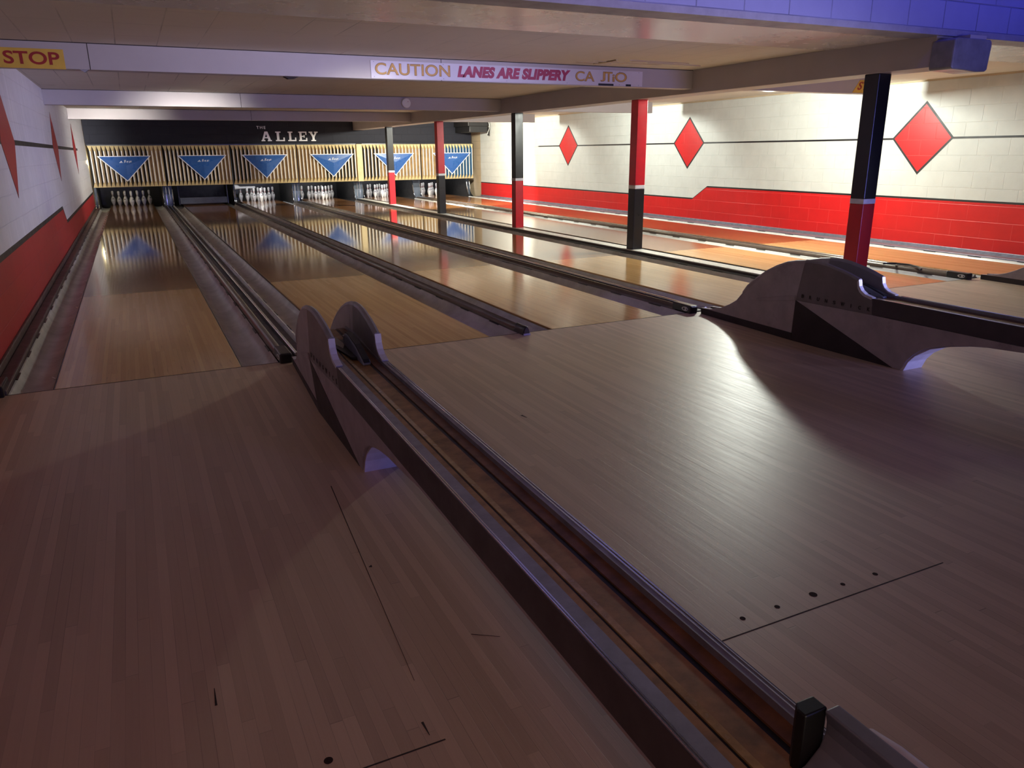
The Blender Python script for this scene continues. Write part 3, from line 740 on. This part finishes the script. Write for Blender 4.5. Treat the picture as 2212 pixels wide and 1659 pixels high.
    MB().tube([(.19, -4.335, .375), (.19, -4.350, .388), (.19, -4.40, .392), (.19, -4.75, .392)], [.008, .015, .018, .018], 14).build('rack_tube', racktube_m, t, smooth=True)
    MB().box(.10, .195, -4.75, -4.45, .34, .370).build('rack_bracket', lav_m, t)
    MB().box(-.07, .07, YE, -4.60, 0, .31).build('rear_leg', lav_m, t, bevel=.006)
    return t
br = make_return('grey ball return with wooden track between the two nearest lanes')
copies = []
for lab in ('grey ball return with black triangle in front of the nearest column', 'ball return hood partly in view at the far right edge'):
    c = copy_tree(br); c['label'] = lab; copies.append(c)
br.location = (1.430, 0, 0); br.rotation_euler.z = -.0165
copies[0].location = (4.800, 0, 0)
copies[1].location = (8.47, 0, 0)

# ---------------------------------------------------------------- signs and small things
Y1 = BY[0]
def stop_sign(x0, x1, z0, z1, sl, label, tx0, tx1, tz0, tz1, name='stop_sign', y=Y1, shear=0):
    cx = (x0+x1)/2; t = thing(name, label, 'sign', (cx, y, z0))
    MB().prism([(x0-cx, 0), (x1-cx, 0), (x1-cx+sl, z1-z0), (x0-cx+sl, z1-z0)], 'y', -.005, 0).build('panel', yellow_m, t)
    text('letters', 'STOP', tx0-cx, tx1-cx, tz0-z0, tz1-z0, -.005, stopred_m, t, depth=.002, bold=.022, shear=shear)
    return t
stop_sign(-.30, .232, ZB-.004, 2.122, 0, 'yellow stop sign with red letters at left end of front cross beam', -.180, .200, 2.005, 2.100)
stop_sign(9.04, 9.50, ZB+.02, 2.155, .12, 'slanted yellow stop sign half hidden behind the nearest column', 9.12, 9.54, 2.035, 2.135, y=Y1+.02, shear=.35)
t = thing('caution_sign', 'long white sign reading caution lanes are slippery on front cross beam', 'sign', (2.72, Y1, ZB))
MB().box(0, 3.05, -.005, 0, .008, .160).build('panel', panelw_m, t)
def two(body, x0, x1, z0, z1, sh=0):
    text('word_outline', body, x0-2.72-.006, x1-2.72+.006, z0-ZB-.005, z1-ZB+.005, -.005, ochred_m, t, depth=.0012, bold=.022, shear=sh)
    text('word', body, x0-2.72, x1-2.72, z0-ZB, z1-ZB, -.0062, ochre_m, t, depth=.0012, bold=.004, shear=sh)
two('CAUTION', 2.765, 3.505, 2.022, 2.118)
text('red_words', 'LANES ARE SLIPPERY', 3.585-2.72, 4.860-2.72, 2.018-ZB, 2.124-ZB, -.005, crim_m, t, depth=.002, bold=.065, shear=.22, space=1.05)
two('CA', 4.925, 5.150, 2.026, 2.116)
two('J', 5.235, 5.285, 2.030, 2.120); two('T', 5.290, 5.375, 2.030, 2.120); two('i', 5.385, 5.405, 2.032, 2.095); two('O', 5.420, 5.560, 2.030, 2.120)
for x0, x1 in ((5.205, 5.395), (5.555, 5.62)): MB().box(x0-2.72, x1-2.72, -.0085, -.005, .006, .026).build('black_tape', rubber_m, t)
for x in (.03, .72, 1.4, 2.1, 2.75, 3.0):
    for z in (.02, .148): MB().lathe([(.004, -.0075), (.004, -.005)], 8, axis='y', origin=(x, 0, z)).build('screw', steel_m, t)
t = thing('smoke_detector', 'round white smoke detector on second cross beam', 'smoke detector', (4.755, BY[1], 2.083))
MB().lathe([(.078, 0), (.078, -.018), (.070, -.034), (.045, -.042), (.040, -.040)], 28, axis='y').build('cover', detect_m, t, smooth=True)
MB().lathe([(.005, -.040), (.005, -.045)], 10, axis='y', origin=(.025, 0, .02)).build('test_light', pinred_m, t)
# black duct box and hanging strap at the far right corner
t = thing('duct_box', 'black box under the ceiling at far right corner above pins', 'duct', (10.0, 16.75, 1.90))
MB().box(-.42, .14, -.50, .62, -.035, .13).build('lower_box', black_p, t, bevel=.01)
MB().box(-.46, .16, -.50, .62, .13, .265).build('upper_box', black_p, t, bevel=.01)
MB().box(.165, .20, -.50, -.45, -.13, .10).build('strap', black_p, t)
MB().tube([(.17, -.52, .26), (.20, -.53, .15), (.19, -.53, .05), (.15, -.52, -.03), (.13, -.52, -.10)], .006, 6).build('cable', gut_w, t)
# loose black cable on the divider by the nearest column
o = MB().tube([(x, y, .062) for x, y in [(8.1514, 0.902), (8.2715, 0.8336), (8.3098, 0.6853), (8.2341, 0.5244), (8.1149, 0.396)]], .011, 8).build('cable', rubber_m, smooth=True)
tag(o, 'short black cable lying across the divider right of the nearest column', 'cable')
